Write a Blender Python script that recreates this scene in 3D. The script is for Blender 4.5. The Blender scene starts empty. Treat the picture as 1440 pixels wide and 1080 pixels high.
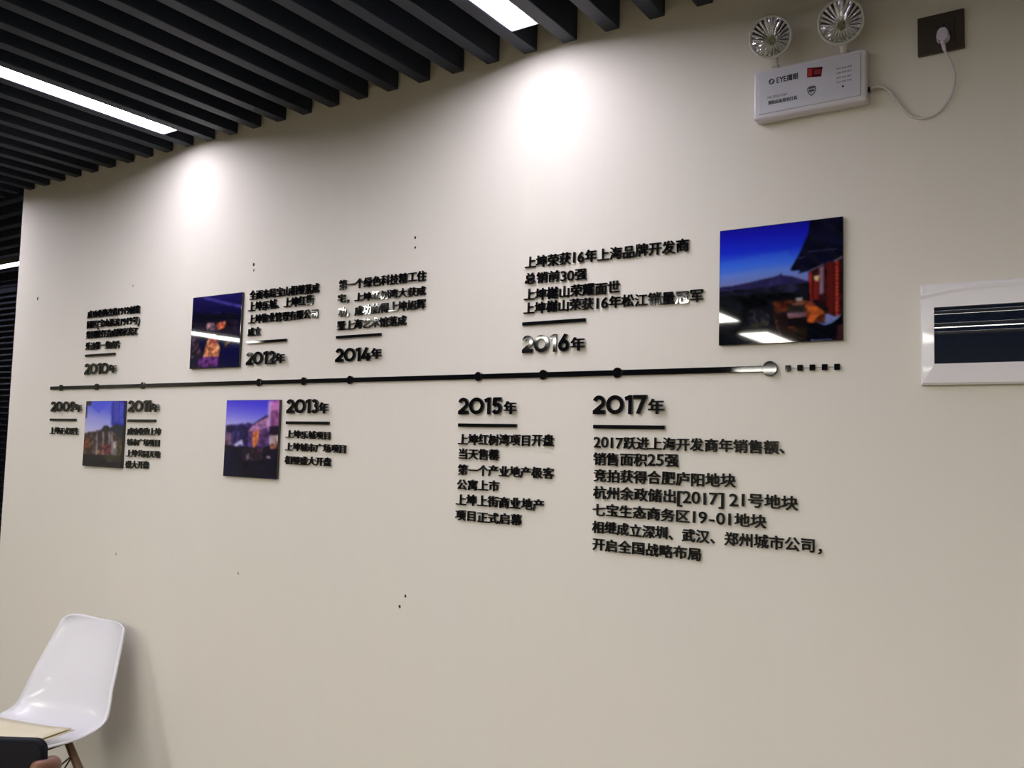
import bpy, bmesh, math, random
import numpy as np
from mathutils import Vector, Matrix
random.seed(7)
SC = bpy.context.scene
COL = SC.collection

# ------------------------------------------------------------------ camera, world, exposure
YAW, PITCH, ROLL, FPX = 0.59231, 0.07096, 0.02710, 1210.74
EYE = Vector((0.0, -2.0, 1.5))
fwd = Vector((-math.sin(YAW)*math.cos(PITCH), math.cos(YAW)*math.cos(PITCH), math.sin(PITCH)))
r0 = fwd.cross(Vector((0, 0, 1))).normalized(); u0 = r0.cross(fwd)
RIGHT = math.cos(ROLL)*r0 + math.sin(ROLL)*u0
UP = -math.sin(ROLL)*r0 + math.cos(ROLL)*u0
cam = bpy.data.cameras.new('camera'); camo = bpy.data.objects.new('camera', cam); COL.objects.link(camo)
cam.sensor_width = 36; cam.lens = FPX/1440*36; cam.clip_start = 0.02
M = Matrix((RIGHT, UP, -fwd)).transposed().to_4x4(); M.translation = EYE
camo.matrix_world = M
SC.camera = camo
w = bpy.data.worlds.new('world'); SC.world = w; w.use_nodes = True
w.node_tree.nodes['Background'].inputs[0].default_value = (0.02, 0.022, 0.028, 1)
w.node_tree.nodes['Background'].inputs[1].default_value = 1.0
SC.view_settings.view_transform = 'Standard'; SC.view_settings.look = 'None'
SC.view_settings.gamma = 1; SC.view_settings.use_curve_mapping = False
SC.view_settings.exposure = 1.5
LINE_POWER, PANEL_POWER, CORRIDOR_POWER = 14.0, 14.5, 7.0
LINE_RGB, PANEL_RGB = (1.0, 0.95, 1.10), (1.0, 0.965, 0.86)
ZC = 2.62                                     # underside of the slats

# ------------------------------------------------------------------ measuring on the wall (y = 0)
def ray(px, py): return fwd + (px-720)/FPX*RIGHT - (py-540)/FPX*UP
def W(px, py, y=0.0):
    d = ray(px, py); t = (y-EYE.y)/d.y; return EYE + d*t

# ------------------------------------------------------------------ helpers
def lin(c): return tuple((v/12.92 if v <= .04045 else ((v+.055)/1.055)**2.4) for v in (x/255 for x in c))
MATS = {}
def mat(name, rgb, rough=.5, metal=0, coat=0, emit=None, trans=0, alpha=1, ior=1.5, noise=None, spec=.5):
    if name in MATS: return MATS[name]
    m = bpy.data.materials.new(name); m.use_nodes = True; nt = m.node_tree; b = nt.nodes['Principled BSDF']
    b.inputs['Base Color'].default_value = (*rgb, 1); b.inputs['Roughness'].default_value = rough
    b.inputs['Metallic'].default_value = metal; b.inputs['Coat Weight'].default_value = coat
    b.inputs['IOR'].default_value = ior; b.inputs['Transmission Weight'].default_value = trans
    b.inputs['Specular IOR Level'].default_value = spec
    if emit: b.inputs['Emission Color'].default_value = (*emit[0], 1); b.inputs['Emission Strength'].default_value = emit[1]
    if noise:                                  # (scale xyz, amount, bump)
        tc = nt.nodes.new('ShaderNodeTexCoord'); mp = nt.nodes.new('ShaderNodeMapping'); nz = nt.nodes.new('ShaderNodeTexNoise')
        mp.inputs['Scale'].default_value = noise[0]; nz.inputs['Scale'].default_value = 1; nz.inputs['Detail'].default_value = 4
        nt.links.new(tc.outputs['Object'], mp.inputs[0]); nt.links.new(mp.outputs[0], nz.inputs['Vector'])
        rp = nt.nodes.new('ShaderNodeMapRange'); rp.inputs[1].default_value = .25; rp.inputs[2].default_value = .75
        rp.inputs[3].default_value = 1-noise[1]; rp.inputs[4].default_value = 1+noise[1]
        nt.links.new(nz.outputs[0], rp.inputs[0])
        mx = nt.nodes.new('ShaderNodeVectorMath'); mx.operation = 'SCALE'; mx.inputs[0].default_value = rgb
        nt.links.new(rp.outputs[0], mx.inputs['Scale']); nt.links.new(mx.outputs[0], b.inputs['Base Color'])
        if noise[2]:
            bp = nt.nodes.new('ShaderNodeBump'); bp.inputs['Strength'].default_value = noise[2]; bp.inputs['Distance'].default_value = .002
            nt.links.new(nz.outputs[0], bp.inputs['Height']); nt.links.new(bp.outputs[0], b.inputs['Normal'])
    MATS[name] = m; return m

def link(name, me, m=None, parent=None, smooth=False):
    o = bpy.data.objects.new(name, me); COL.objects.link(o)
    if m is not None and len(me.materials) == 0: me.materials.append(m)
    if smooth:
        for p in me.polygons: p.use_smooth = True
    if parent: o.parent = parent
    return o
def obj(name, bm, m=None, parent=None, smooth=False):
    me = bpy.data.meshes.new(name); bmesh.ops.recalc_face_normals(bm, faces=bm.faces); bm.to_mesh(me); bm.free()
    return link(name, me, m, parent, smooth)
def raw(name, vs, fs, m=None, parent=None, smooth=False):
    bm = bmesh.new(); v = [bm.verts.new(p) for p in vs]
    for f in fs:
        try: bm.faces.new([v[i] for i in f])
        except ValueError: pass
    return obj(name, bm, m, parent, smooth)
def tag(o, label=None, cat=None, group=None, kind=None):
    for k, v in (('label', label), ('category', cat), ('group', group), ('kind', kind)):
        if v: o[k] = v
    return o
def thing(name, label, cat, loc=(0, 0, 0), group=None):
    o = bpy.data.objects.new(name, None); COL.objects.link(o); o.location = loc; o.empty_display_size = .05
    return tag(o, label, cat, group)
def bx(bm, x0, x1, y0, y1, z0, z1, bev=0, seg=2):
    g = bmesh.new()
    bmesh.ops.create_cube(g, size=1)
    for v in g.verts: v.co = Vector(((x0+x1)/2+v.co.x*(x1-x0), (y0+y1)/2+v.co.y*(y1-y0), (z0+z1)/2+v.co.z*(z1-z0)))
    if bev: bmesh.ops.bevel(g, geom=g.edges[:], offset=bev, segments=seg, affect='EDGES', profile=.5)
    merge(bm, g); return bm
def merge(bm, g, mtx=None):
    if mtx: bmesh.ops.transform(g, matrix=mtx, verts=g.verts)
    t = bpy.data.meshes.new('tmp'); g.to_mesh(t); g.free(); bm.from_mesh(t); bpy.data.meshes.remove(t)
def box(name, x0, x1, y0, y1, z0, z1, m, parent=None, bev=0, seg=2):
    return obj(name, bx(bmesh.new(), x0, x1, y0, y1, z0, z1, bev, seg), m, parent)
def tube(bm, pts, r, n=10, cap=True):
    pts = [Vector(p) for p in pts]; rs = r if isinstance(r, (list, tuple)) else [r]*len(pts)
    up = None; rings = []
    for i, p in enumerate(pts):
        t = (pts[min(i+1, len(pts)-1)]-pts[max(i-1, 0)]).normalized()
        if up is None: up = t.orthogonal().normalized()
        up = (up - t*up.dot(t)).normalized(); s = t.cross(up)
        rings.append([bm.verts.new(p + rs[i]*(math.cos(a)*up+math.sin(a)*s)) for a in (2*math.pi*k/n for k in range(n))])
    for a, b in zip(rings, rings[1:]):
        for k in range(n): bm.faces.new((a[k], a[(k+1) % n], b[(k+1) % n], b[k]))
    if cap: bm.faces.new(rings[0][::-1]); bm.faces.new(rings[-1])
    return bm
def lathe(bm, prof, n=32, mtx=None):           # prof: (radius, height) about local z
    g = bmesh.new(); rings = []
    for r, h in prof:
        rings.append([g.verts.new((r*math.cos(2*math.pi*k/n), r*math.sin(2*math.pi*k/n), h)) for k in range(n)] if r > 1e-6 else [g.verts.new((0, 0, h))])
    for a, b in zip(rings, rings[1:]):
        for k in range(n):
            q = [a[k % len(a)], a[(k+1) % len(a)], b[(k+1) % len(b)], b[k % len(b)]]
            q2 = []
            for v in q:
                if v not in q2: q2.append(v)
            if len(q2) > 2: g.faces.new(q2)
    merge(bm, g, mtx); return bm
def catmull(P, n=8):
    P = [Vector(p) for p in P]; Q = [2*P[0]-P[1]]+P+[2*P[-1]-P[-2]]; out = []
    for i in range(1, len(Q)-2):
        for k in range(n):
            t = k/n; a, b, c, d = Q[i-1:i+3]
            out.append(.5*((2*b)+(c-a)*t+(2*a-5*b+4*c-d)*t*t+(3*b-a-3*c+d)*t**3))
    return out+[P[-1]]

# ------------------------------------------------------------------ materials
PAINT = mat('wall_paint', (.74, .706, .615), .62, noise=((60, 60, 1.2), .006, .05), spec=.25)
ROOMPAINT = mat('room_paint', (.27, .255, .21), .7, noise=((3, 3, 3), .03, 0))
DARK = mat('ceiling_void', (.010, .011, .014), .8, noise=((3, 3, 3), .2, 0))
SLAT = mat('slat_charcoal', (.013, .019, .034), .55, noise=((8, 8, 8), .10, 0))
FLOORM = mat('floor_laminate', (.15, .128, .088), .4, noise=((.8, 9, 1), .18, 0))
BLACK = mat('black_acrylic', (.004, .004, .005), .045, coat=.6, noise=((20, 20, 20), .05, 0))
WHITEP = mat('white_plastic', (.72, .71, .73), .3, noise=((5, 5, 5), .01, 0))
METAL = mat('lamp_housing', (.30, .30, .33), .4, metal=.6, noise=((5, 5, 5), .02, 0))
def emitter(name, rgb, s):
    return mat(name, (.9, .9, .9), .5, emit=(rgb, s))

# ------------------------------------------------------------------ structure
def struct(o): o['kind'] = 'structure'; return o
XW = -4.135                                    # free left end of the feature wall
struct(box('floor', -9, 3, -10.5, 1.2, -.1, 0, FLOORM))
struct(box('wall_main', XW, 3, 0, .14, 0, 2.95, PAINT, bev=.004, seg=1))
struct(box('wall_right', 3, 3.1, -10.5, .14, 0, 2.95, ROOMPAINT))
struct(box('wall_left', -9.1, -9, -10.5, 1.2, 0, 2.95, ROOMPAINT))
struct(box('wall_back', -9.1, 3.1, -10.6, -10.5, 0, 2.95, ROOMPAINT))
struct(box('wall_corridor_end', -3.0, -2.9, .14, 1.2, 0, 2.95, ROOMPAINT))
struct(box('baseboard_main', XW+.002, 2.99, -.012, 0, 0.0, .08, mat('baseboard_dark', (.05, .045, .04), .4, noise=((4, 4, 4), .1, 0))))
ceil = struct(box('ceiling', -9.1, 3.1, -10.6, 1.3, 2.95, 3.05, DARK))
P = 0.1305; SWID = .043; X0 = -1.201
base = None
def slat_mesh(lx, ly, h=.10):
    bm = bmesh.new(); bx(bm, -lx/2, lx/2, -ly/2, ly/2, 0, h, .0015, 1)
    me = bpy.data.meshes.new('slat'); bm.to_mesh(me); bm.free(); me.materials.append(SLAT); return me
sm = slat_mesh(SWID, 10.3)
GAPS = []
k = -62
while True:
    xl = X0 + k*P
    if xl > 2.85: break
    if xl > -8.95:
        s = link('slat', sm, parent=ceil); s.location = (xl+SWID/2, -5.153, ZC)
    k += 1
# corridor slats run the other way, along the wall
sm2 = slat_mesh(5.9, SWID)
for i in range(8):
    y = .055 + i*P
    if .76 < y < .90: continue
    s = link('slat', sm2, parent=ceil); s.location = (-6.0, y, ZC)
# dark louvred wall beyond the free end of the feature wall
far = struct(box('wall_far', -9, -2.9, 1.1, 1.2, 0, 2.95, DARK))
LOUV = mat('louvre_gloss', (.016, .019, .030), .24, noise=((5, 5, 5), .1, 0))
lm = bpy.data.meshes.new('slat'); g = bmesh.new(); bx(g, -3.0, 3.0, -.016, .016, -.002, .002); bmesh.ops.rotate(g, verts=g.verts, matrix=Matrix.Rotation(math.radians(42), 3, 'X')); g.to_mesh(lm); g.free(); lm.materials.append(LOUV)
for i in range(60):
    s = link('slat', lm, parent=far); s.location = (-6.0, 1.03, .16+i*.041)

# ------------------------------------------------------------------ ceiling lights
def line_light(xc, y0, y1, label, power=LINE_POWER, wd=.082, rgb=LINE_RGB, zb=ZC+.011, alongx=False):
    t = thing('ceiling_light', label, 'ceiling light', (xc, (y0+y1)/2, zb), 'linear lights between the ceiling slats')
    L = y1-y0; bm = bmesh.new(); h = wd/2
    for (a, b, c, d, e, f) in ((-h-.003, -h, -L/2, L/2, -.009, .05), (h, h+.003, -L/2, L/2, -.009, .05), (-h-.003, h+.003, L/2, L/2+.004, -.009, .05),
                               (-h-.003, h+.003, -L/2-.004, -L/2, -.009, .05), (-h, h, -L/2, L/2, .045, .05)): bx(bm, a, b, c, d, e, f)
    obj('housing', bm, METAL, t)
    d = box('diffuser', -h+.001, h-.001, -L/2+.001, L/2-.001, 0, .004, emitter('diffuser_'+str(power), rgb, power), t)
    if alongx: t.rotation_euler.z = math.pi/2
    return t
line_light(X0-.045, -1.85, -.135, 'recessed white linear ceiling light nearest the top centre of the picture')
line_light(X0-12*P+.045-.09+.0, -1.85, -.135, 'recessed white linear ceiling light at the upper left')
line_light(X0-24*P-.045, -1.85, -.135, 'recessed white linear ceiling light above the free left end of the wall')
line_light(-6.1, .84-1.5, .84+1.5, 'recessed linear light beyond the left end of the wall, before the dark louvres', power=CORRIDOR_POWER, zb=ZC+.0, alongx=True, wd=.07).location = (-6.1, .845, ZC)
def panel_light(x0, x1, y0, y1, label):
    t = thing('ceiling_panel_light', label, 'ceiling light', ((x0+x1)/2, (y0+y1)/2, ZC), 'flat panel lights behind the camera')
    a, b = (x1-x0)/2, (y1-y0)/2
    bm = bmesh.new()
    for q in ((-a-.01, -a, -b-.01, b+.01), (a, a+.01, -b-.01, b+.01), (-a, a, -b-.01, -b), (-a, a, b, b+.01)): bx(bm, *q, -.03, 0)
    bx(bm, -a, a, -b, b, -.004, 0)
    obj('frame', bm, METAL, t)
    box('diffuser', -a, a, -b, b, -.024, -.018, emitter('panel_diffuser', PANEL_RGB, PANEL_POWER), t)
panel_light(-2.71, -2.43, -5.06, -4.05, 'panel light over the room, nearer of the two in the row left of the camera')
panel_light(-2.71, -2.43, -6.75, -5.78, 'panel light over the room, farther of the two in the row left of the camera')
panel_light(-5.20, -4.60, -6.25, -5.85, 'wide panel light deep in the room left of the camera')
panel_light(-5.10, -4.55, -3.45, -2.85, 'square panel light left of the camera')
panel_light(-8.02, -7.76, -3.90, -3.42, 'smaller panel light by the far left wall, nearer the lettered wall')
panel_light(-8.07, -7.79, -4.50, -3.93, 'larger panel light by the far left wall, farther from the lettered wall')
panel_light(-4.0, -3.35, -9.6, -9.25, 'panel light by the back wall')
line_light(X0+24*P-.045, -4.2, -1.8, 'added unseen linear fill light far to the right of the camera')  # invented row out of view, added to lift the lower right wall
line_light(X0+12*P-.045, -4.2, -2.5, 'added unseen linear fill light above and right of the camera')  # added fill out of view, set back so the wall top stays dark
panel_light(-1.35, -.05, -4.9, -4.35, 'wide panel light right behind the camera, the left of two')
panel_light(-.02, 1.28, -4.9, -4.35, 'wide panel light right behind the camera, the right of two')

# ------------------------------------------------------------------ lettering
GL = {}
fc = bpy.data.curves.new('font', 'FONT'); fo = bpy.data.objects.new('font', fc); COL.objects.link(fo)
fc.resolution_u = 3; fc.extrude = .5
def glyph(ch, off=.016):
    key = (ch, off)
    if key not in GL:
        fc.body = ch; fc.offset = min(off, .004)
        dg = bpy.context.evaluated_depsgraph_get(); dg.update()
        m = bpy.data.meshes.new_from_object(fo.evaluated_get(dg))
        co = np.empty(len(m.vertices)*3); m.vertices.foreach_get('co', co); co = co.reshape(-1, 3)
        faces = [tuple(p.vertices) for p in m.polygons]; bpy.data.meshes.remove(m)
        if off > .006:                          # heavier strokes: shifted copies overlap
            e = off; n0 = len(co); f0 = faces; sh = [(-e, -e*.6, 0), (e, -e*.6, .002), (-e, e*.6, .004), (e, e*.6, .006)]
            co = np.concatenate([co+np.array([a, b, 0])+np.array([0, 0, c])*(co[:, 2:3] > 0) for a, b, c in sh]); faces = [tuple(i+n0*k for i in f) for k in range(4) for f in f0]
        GL[key] = (co, faces)
    return GL[key]
def adv(ch):
    if ch.isascii():
        return {'1': .56, ' ': .3, '[': .36, ']': .36, '(': .4, ')': .4, '-': .56, 'E': .62, 'Y': .62}.get(ch, .60)
    return 1.0
CJKMIN, CJKH = -.075, .915
def glyph_mesh(ch, sx, sz, depth, off=.016, m=BLACK, tilt=0):
    """glyph in its cell: x from 0, z from 0 up, front face at -depth"""
    co, faces = glyph(ch, off*.6 if ch.isascii() and ch not in '[]' else off); v = np.empty_like(co)
    if ch.isascii():
        cx = (co[:, 0].min()+co[:, 0].max())/2
        v[:, 0] = (adv(ch)/2 + (co[:, 0]-cx)*1.22)*sx
        v[:, 2] = (co[:, 1]*1.18+.03)*sz/CJKH
    else:
        v[:, 0] = co[:, 0]*sx; v[:, 2] = (co[:, 1]-CJKMIN)*sz/CJKH
    v[:, 1] = -(co[:, 2]+.5)*depth
    me = bpy.data.meshes.new('character'); me.from_pydata(v.tolist(), [], [f[::-1] for f in faces]); me.materials.append(m); me.update()
    bm = bmesh.new(); bm.from_mesh(me); bmesh.ops.recalc_face_normals(bm, faces=bm.faces); bm.to_mesh(me); bm.free()
    return me
DEPTH = .0055
def wob(o, a=.75):
    ex, ez = random.gauss(0, a), random.gauss(0, a)
    o.rotation_euler = (math.radians(max(-1.3, min(1.3, ex))), 0, math.radians(max(-1.3, min(1.3, ez))))
def text_line(txt, x0, yb, yt, x1, yb1, parent, scale=1.0):
    A, T, B = W(x0, yb), W(x0, yt), W(x1, yb1)
    tot = sum(adv(c) for c in txt); sx = (B.x-A.x)/(tot-.05); sz = (T.z-A.z)*scale
    ln = bpy.data.objects.new('text_line', None); COL.objects.link(ln); ln.parent = parent; ln.empty_display_size = .02
    ln.location = Vector((A.x, 0, A.z)) - parent.location
    c = 0.
    for ch in txt:
        if ch != ' ':
            o = link('character', glyph_mesh(ch, sx, sz, DEPTH), parent=ln)
            o.location = (c*sx-.02*sx, -.0006, (B.z-A.z)*c/tot + random.uniform(-.03, .03)*sz); wob(o)
            o.location.y = -.0006-abs(math.sin(o.rotation_euler.x))*sz - abs(math.sin(o.rotation_euler.z))*sx
        c += adv(ch)
def block(label, lines, ox, oy, s):
    x0, yb = ox+lines[0][1]/s, oy+lines[0][3]/s
    a = W(x0, yb)
    t = thing('text_block', label, 'wall lettering', (a.x, 0, a.z), 'text blocks of the wall timeline')
    for (txt, L, top, bot, R, rb) in lines:
        text_line(txt, ox+L/s, oy+bot/s, oy+top/s, ox+R/s, oy+rb/s, t)
# digits of the year headings: bold geometric strokes
def arc(cx, cy, r, a0, a1, n=14, ry=None):
    return [(cx+r*math.cos(math.radians(a0+(a1-a0)*i/n)), cy+(ry or r)*math.sin(math.radians(a0+(a1-a0)*i/n))) for i in range(n+1)]
DG = {'0': (1.0, [arc(.50, .5, .395, 0, 360, 30)]),
      '1': (.44, [[(.31, 0), (.31, 1)], [(.02, .80), (.30, .895)]]),
      '2': (.74, [arc(.36, .64, .255, 165, -38, 14)+[(.10, .12)], [(.02, .105), (.72, .105)]]),
      '3': (.70, [arc(.32, .715, .18, 150, -85, 12), arc(.33, .325, .22, 88, -150, 14)]),
      '4': (.84, [[(.50, 1.0), (.13, .30)], [(.03, .26), (.82, .26)], [(.62, 0), (.62, .58)]]),
      '5': (.72, [[(.14, .895), (.66, .895)], [(.21, .93), (.18, .50)], arc(.36, .345, .24, 140, -150, 16)]),
      '6': (.80, [arc(.40, .345, .24, 0, 360, 24), [(.21, .46), (.52, 1.0)]]),
      '7': (.76, [[(.0, .895), (.74, .895)], [(.63, .93), (.25, 0)]]),
      '9': (.80, [arc(.40, .655, .24, 0, 360, 24), [(.59, .54), (.28, 0)]])}
def digit_mesh(d, sx, sz, depth):
    wd, strokes = DG[d]; hw = .105; bm = bmesh.new()
    for si, s in enumerate(strokes):
        P2 = [Vector(p) for p in s]; closed = (P2[0]-P2[-1]).length < 1e-4
        if closed: P2 = P2[:-1]
        n = len(P2); L, R = [], []
        for i in range(n):
            a = P2[(i-1) % n] if (closed or i) else None; b = P2[(i+1) % n] if (closed or i < n-1) else None
            d1 = (P2[i]-a).normalized() if a is not None else (b-P2[i]).normalized()
            d2 = (b-P2[i]).normalized() if b is not None else d1
            nn = (Vector((-d1.y, d1.x))+Vector((-d2.y, d2.x))).normalized(); k = hw/max(.5, nn.dot(Vector((-d1.y, d1.x))))
            L.append(P2[i]+nn*k); R.append(P2[i]-nn*k)
        e = si*.02*depth
        F = lambda p, y: bm.verts.new((p.x*sx, y, min(1, max(0, p.y))*sz))
        lf = [F(p, -depth-e) for p in L]; rf = [F(p, -depth-e) for p in R]; lb = [F(p, 0) for p in L]; rb = [F(p, 0) for p in R]
        for i in range(n if closed else n-1):
            j = (i+1) % n
            bm.faces.new((lf[i], lf[j], rf[j], rf[i])); bm.faces.new((lf[i], lb[i], lb[j], lf[j])); bm.faces.new((rf[i], rf[j], rb[j], rb[i])); bm.faces.new((lb[i], rb[i], rb[j], lb[j]))
        if not closed:
            bm.faces.new((lf[0], rf[0], rb[0], lb[0])); bm.faces.new((lf[-1], lb[-1], rb[-1], rf[-1]))
    bmesh.ops.recalc_face_normals(bm, faces=bm.faces)
    me = bpy.data.meshes.new('digit'); bm.to_mesh(me); bm.free(); me.materials.append(BLACK); return me
def heading(txt, ox, oy, s, L, top, bot, R, rb, nl, nt, nb, nr, where):
    A, T, B = W(ox+L/s, oy+bot/s), W(ox+L/s, oy+top/s), W(ox+R/s, oy+rb/s)
    t = thing('year_heading', 'black raised year heading %s %s' % (txt, where), 'wall lettering', (A.x, 0, A.z), 'year headings of the wall timeline')
    sz = T.z-A.z; tot = sum(DG[c][0] for c in txt)+.05*(len(txt)-1); sx = (B.x-A.x)/tot; c = 0
    for ch in txt:
        o = link('digit', digit_mesh(ch, sx, sz, .0065), parent=t); o.location = (c*sx, -.001, (B.z-A.z)*c/tot); wob(o, .8); o.location.y = -.001-abs(math.sin(o.rotation_euler.x))*sz- abs(math.sin(o.rotation_euler.z))*sx; c += DG[ch][0]+.05
    a, tt, b = W(ox+nl/s, oy+nb/s), W(ox+nl/s, oy+nt/s), W(ox+nr/s, oy+nb/s)
    o = link('character', glyph_mesh('年', (b.x-a.x)/.95, tt.z-a.z, .0065, .022), parent=t); o.location = (a.x-A.x, -.001, a.z-A.z); wob(o, .8); o.location.y = -.006
heading('2017', 810, 500, 3.6, 90, 203, 297, 366, 297, 372, 222, 295, 452, 'right of the node row, over seven lines of text')
heading('2015', 620, 500, 4.32, 112, 257, 357, 380, 358, 392, 280, 355, 467, 'below the bar, over six lines of text')
heading('2016', 720, 320, 5.143, 80, 785, 910, 428, 897, 435, 800, 893, 535, 'above the bar near its right end')
heading('2014', 440, 360, 5.4, 180, 705, 808, 448, 798, 455, 705, 785, 530, 'above the bar in the middle of the wall')
heading('2012', 260, 370, 5.685, 498, 715, 818, 732, 807, 737, 725, 803, 812, 'above the bar beside the tall night photo')
heading('2013', 300, 540, 7.2, 752, 155, 297, 1080, 300, 1088, 190, 298, 1182, 'below the bar beside the violet street photo')
heading('2011', 60, 540, 7.717, 940, 180, 303, 1190, 303, 1197, 215, 301, 1280, 'below the bar beside the pale sky photo')
heading('2009', 60, 540, 7.717, 105, 190, 300, 362, 302, 368, 220, 301, 442, 'below the bar at the far left')
heading('2010', 60, 380, 6, 362, 790, 882, 563, 876, 572, 800, 868, 635, 'above the bar at the far left')

block('seven lines of black raised text, the longest block, at the lower right', [
    ('2017跃进上海开发商年销售额、', 95, 408, 467, 1108, 499), ('销售面积25强', 92, 490, 552, 522, 563), ('竞拍获得合肥庐阳地块', 95, 575, 637, 810, 668),
    ('杭州余政储出[2017] 21号地块', 92, 660, 722, 1125, 782), ('七宝生态商务区19-01地块', 88, 748, 808, 965, 875),
    ('相继成立深圳、武汉、郑州城市公司，', 87, 835, 895, 1300, 1006), ('开启全国战略布局', 87, 922, 982, 640, 1038)], 810, 500, 3.6)
block('six lines of black raised text below the bar in the middle of the wall', [
    ('上坤红树湾项目开盘', 110, 475, 540, 690, 550), ('当天售罄', 110, 565, 628, 358, 637), ('第一个产业地产极客', 108, 660, 722, 690, 748),
    ('公寓上市', 103, 750, 812, 358, 822), ('上坤上街商业地产', 97, 840, 905, 632, 945), ('项目正式启幕', 95, 935, 998, 495, 1032)], 620, 500, 4.32)
block('four wide lines of black raised text left of the large terrace photo', [
    ('上坤荣获16年上海品牌开发商', 100, 218, 300, 1285, 174), ('总销前30强', 100, 335, 412, 545, 378),
    ('上坤樾山荣耀面世', 92, 450, 532, 785, 475), ('上坤樾山荣获16年松江销量冠军', 88, 548, 628, 1388, 538)], 720, 320, 5.143)
block('four lines of black raised text above the bar in the middle, partly glinting', [
    ('第一个绿色科技精工住', 205, 190, 262, 865, 188), ('宅，上坤红树湾大获成', 198, 298, 360, 863, 298), ('功，成功拍得上坤旭辉', 200, 395, 465, 860, 400),
    ('墅上海艺术馆落成', 192, 497, 567, 715, 524)], 440, 360, 5.4)
block('four lines of black raised text right of the tall night photo', [
    ('全面布局宝山相继落成', 525, 225, 297, 1080, 236), ('上坤乐城、上坤红街', 515, 318, 392, 1035, 330), ('上坤物业管理有限公司', 515, 418, 488, 1072, 440),
    ('成立', 512, 518, 585, 613, 577)], 260, 370, 5.685)
block('three lines of black raised text right of the violet street photo', [
    ('上坤乐城项目', 745, 468, 546, 1200, 566), ('上坤城市广场项目', 738, 592, 672, 1360, 702), ('相继盛大开盘', 733, 727, 810, 1200, 834)], 300, 540, 7.2)
block('four short lines of black raised text right of the pale sky photo', [
    ('成功收购上坤', 930, 473, 550, 1288, 555), ('城市广场项目', 924, 592, 665, 1282, 678), ('上坤公园天地', 918, 710, 785, 1282, 805), ('盛大开盘', 908, 828, 907, 1160, 922)], 60, 540, 7.717)
block('single small line of black raised text at the far left below the bar', [('上坤正式诞生', 90, 468, 540, 398, 550)], 60, 540, 7.717)
block('four narrow lines of black raised text at the far left above the bar', [
    ('成功收购改造1919创意', 388, 345, 407, 828, 362), ('园区(宝山淞滨1919号)', 382, 430, 492, 828, 455), ('集团欲打造成国家滨江', 375, 518, 580, 810, 545), ('外滩第一集成片', 370, 612, 674, 662, 658)], 60, 380, 6)
bpy.data.objects.remove(fo)

# divider bars
def hbar(name, a, b, th, depth, label, cat, group):
    A, B = W(*a), W(*b); x0, x1 = A.x, B.x; z = (A.z+B.z)/2
    o = box(name, 0, x1-x0, -depth, 0, -th/2, th/2, BLACK, bev=.0008, seg=1); o.location = (x0, -.0005, z)
    return tag(o, label, cat, group)
BARS = {'2017': 'short black bar above the longest text block at lower right', '2015': 'short black bar above the six lines of text in the middle', '2016': 'short black bar between wide text lines and heading, left of the terrace photo', '2014': 'short black bar above the timeline in the middle of the wall', '2012': 'short black bar just right of the tall night photo', '2013': 'short black bar just right of the violet street photo', '2011': 'short black bar just right of the pale sky photo', '2009': 'short black bar at the far left below the timeline', '2010': 'short black bar at the far left above the timeline'}
for a, b, yr in [((835.6, 600.2), (935.8, 601.1), '2017'), ((645.9, 597.7), (728.1, 598.8), '2015'), ((736.1, 455.5), (825, 450.7), '2016'), ((474.3, 474.8), (537.6, 470.6), '2014'),
                 ((348.8, 481.6), (404.2, 479), '2012'), ((403.9, 594.2), (464.6, 595.3), '2013'), ((181.2, 591.4), (220.7, 591.8), '2011'), ((72, 590.2), (108.2, 590.5), '2009'), ((121.7, 499.8), (163.3, 498.4), '2010')]:
    hbar('divider_bar', a, b, .0095, .007, BARS[yr], 'divider bar', 'short bars under or over the year headings')

# timeline
TZ = 1.6945
tl = thing('timeline', 'long black timeline bar with round nodes running across the wall', 'timeline', (W(72.5, 546).x, 0, TZ))
xa, xb = W(72.5, 546).x, W(1082, 518).x
box('bar', 0, xb-xa, -.007, 0, -.0072, .0072, BLACK, tl, bev=.0008, seg=1)
def disc(name, x, z, r, d, m, parent, n=28):
    bm = bmesh.new(); lathe(bm, [(0, 0), (r, 0), (r, d-.001), (r-.001, d), (0, d)], n, Matrix.Rotation(math.pi/2, 4, 'X'))
    o = obj(name, bm, m, parent); o.location = (x, 0, z); return o
for px, py in [(87.5, 544.5), (137.5, 543.3), (202.5, 541.7), (366, 538), (428.9, 536.8), (494, 534.6), (674.4, 529.4), (765.4, 527.8), (869.7, 524.2)]:
    q = W(px, py); disc('node', q.x-xa, 0, .0135, .009, BLACK, tl)
q = W(1084.2, 518); d = disc('end_disc', q.x-xa, 0, .0175, .011, BLACK, tl)
dt = thing('dashed_tail', 'row of five small black squares on a thin thread after the bar end', 'timeline', (W(1109, 516.7).x, 0, TZ))
xs = [W(x, 516).x-dt.location.x for x in (1109, 1126, 1143.3, 1160.5, 1178)]
for x in xs: box('square', x-.0062, x+.0062, -.007, 0, -.0068, .0068, BLACK, dt, bev=.0006, seg=1)
box('thread', xs[0], xs[-1], -.0022, -.0008, -.0008, .0008, mat('thread_grey', (.30, .29, .28), .5), dt)

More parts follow.
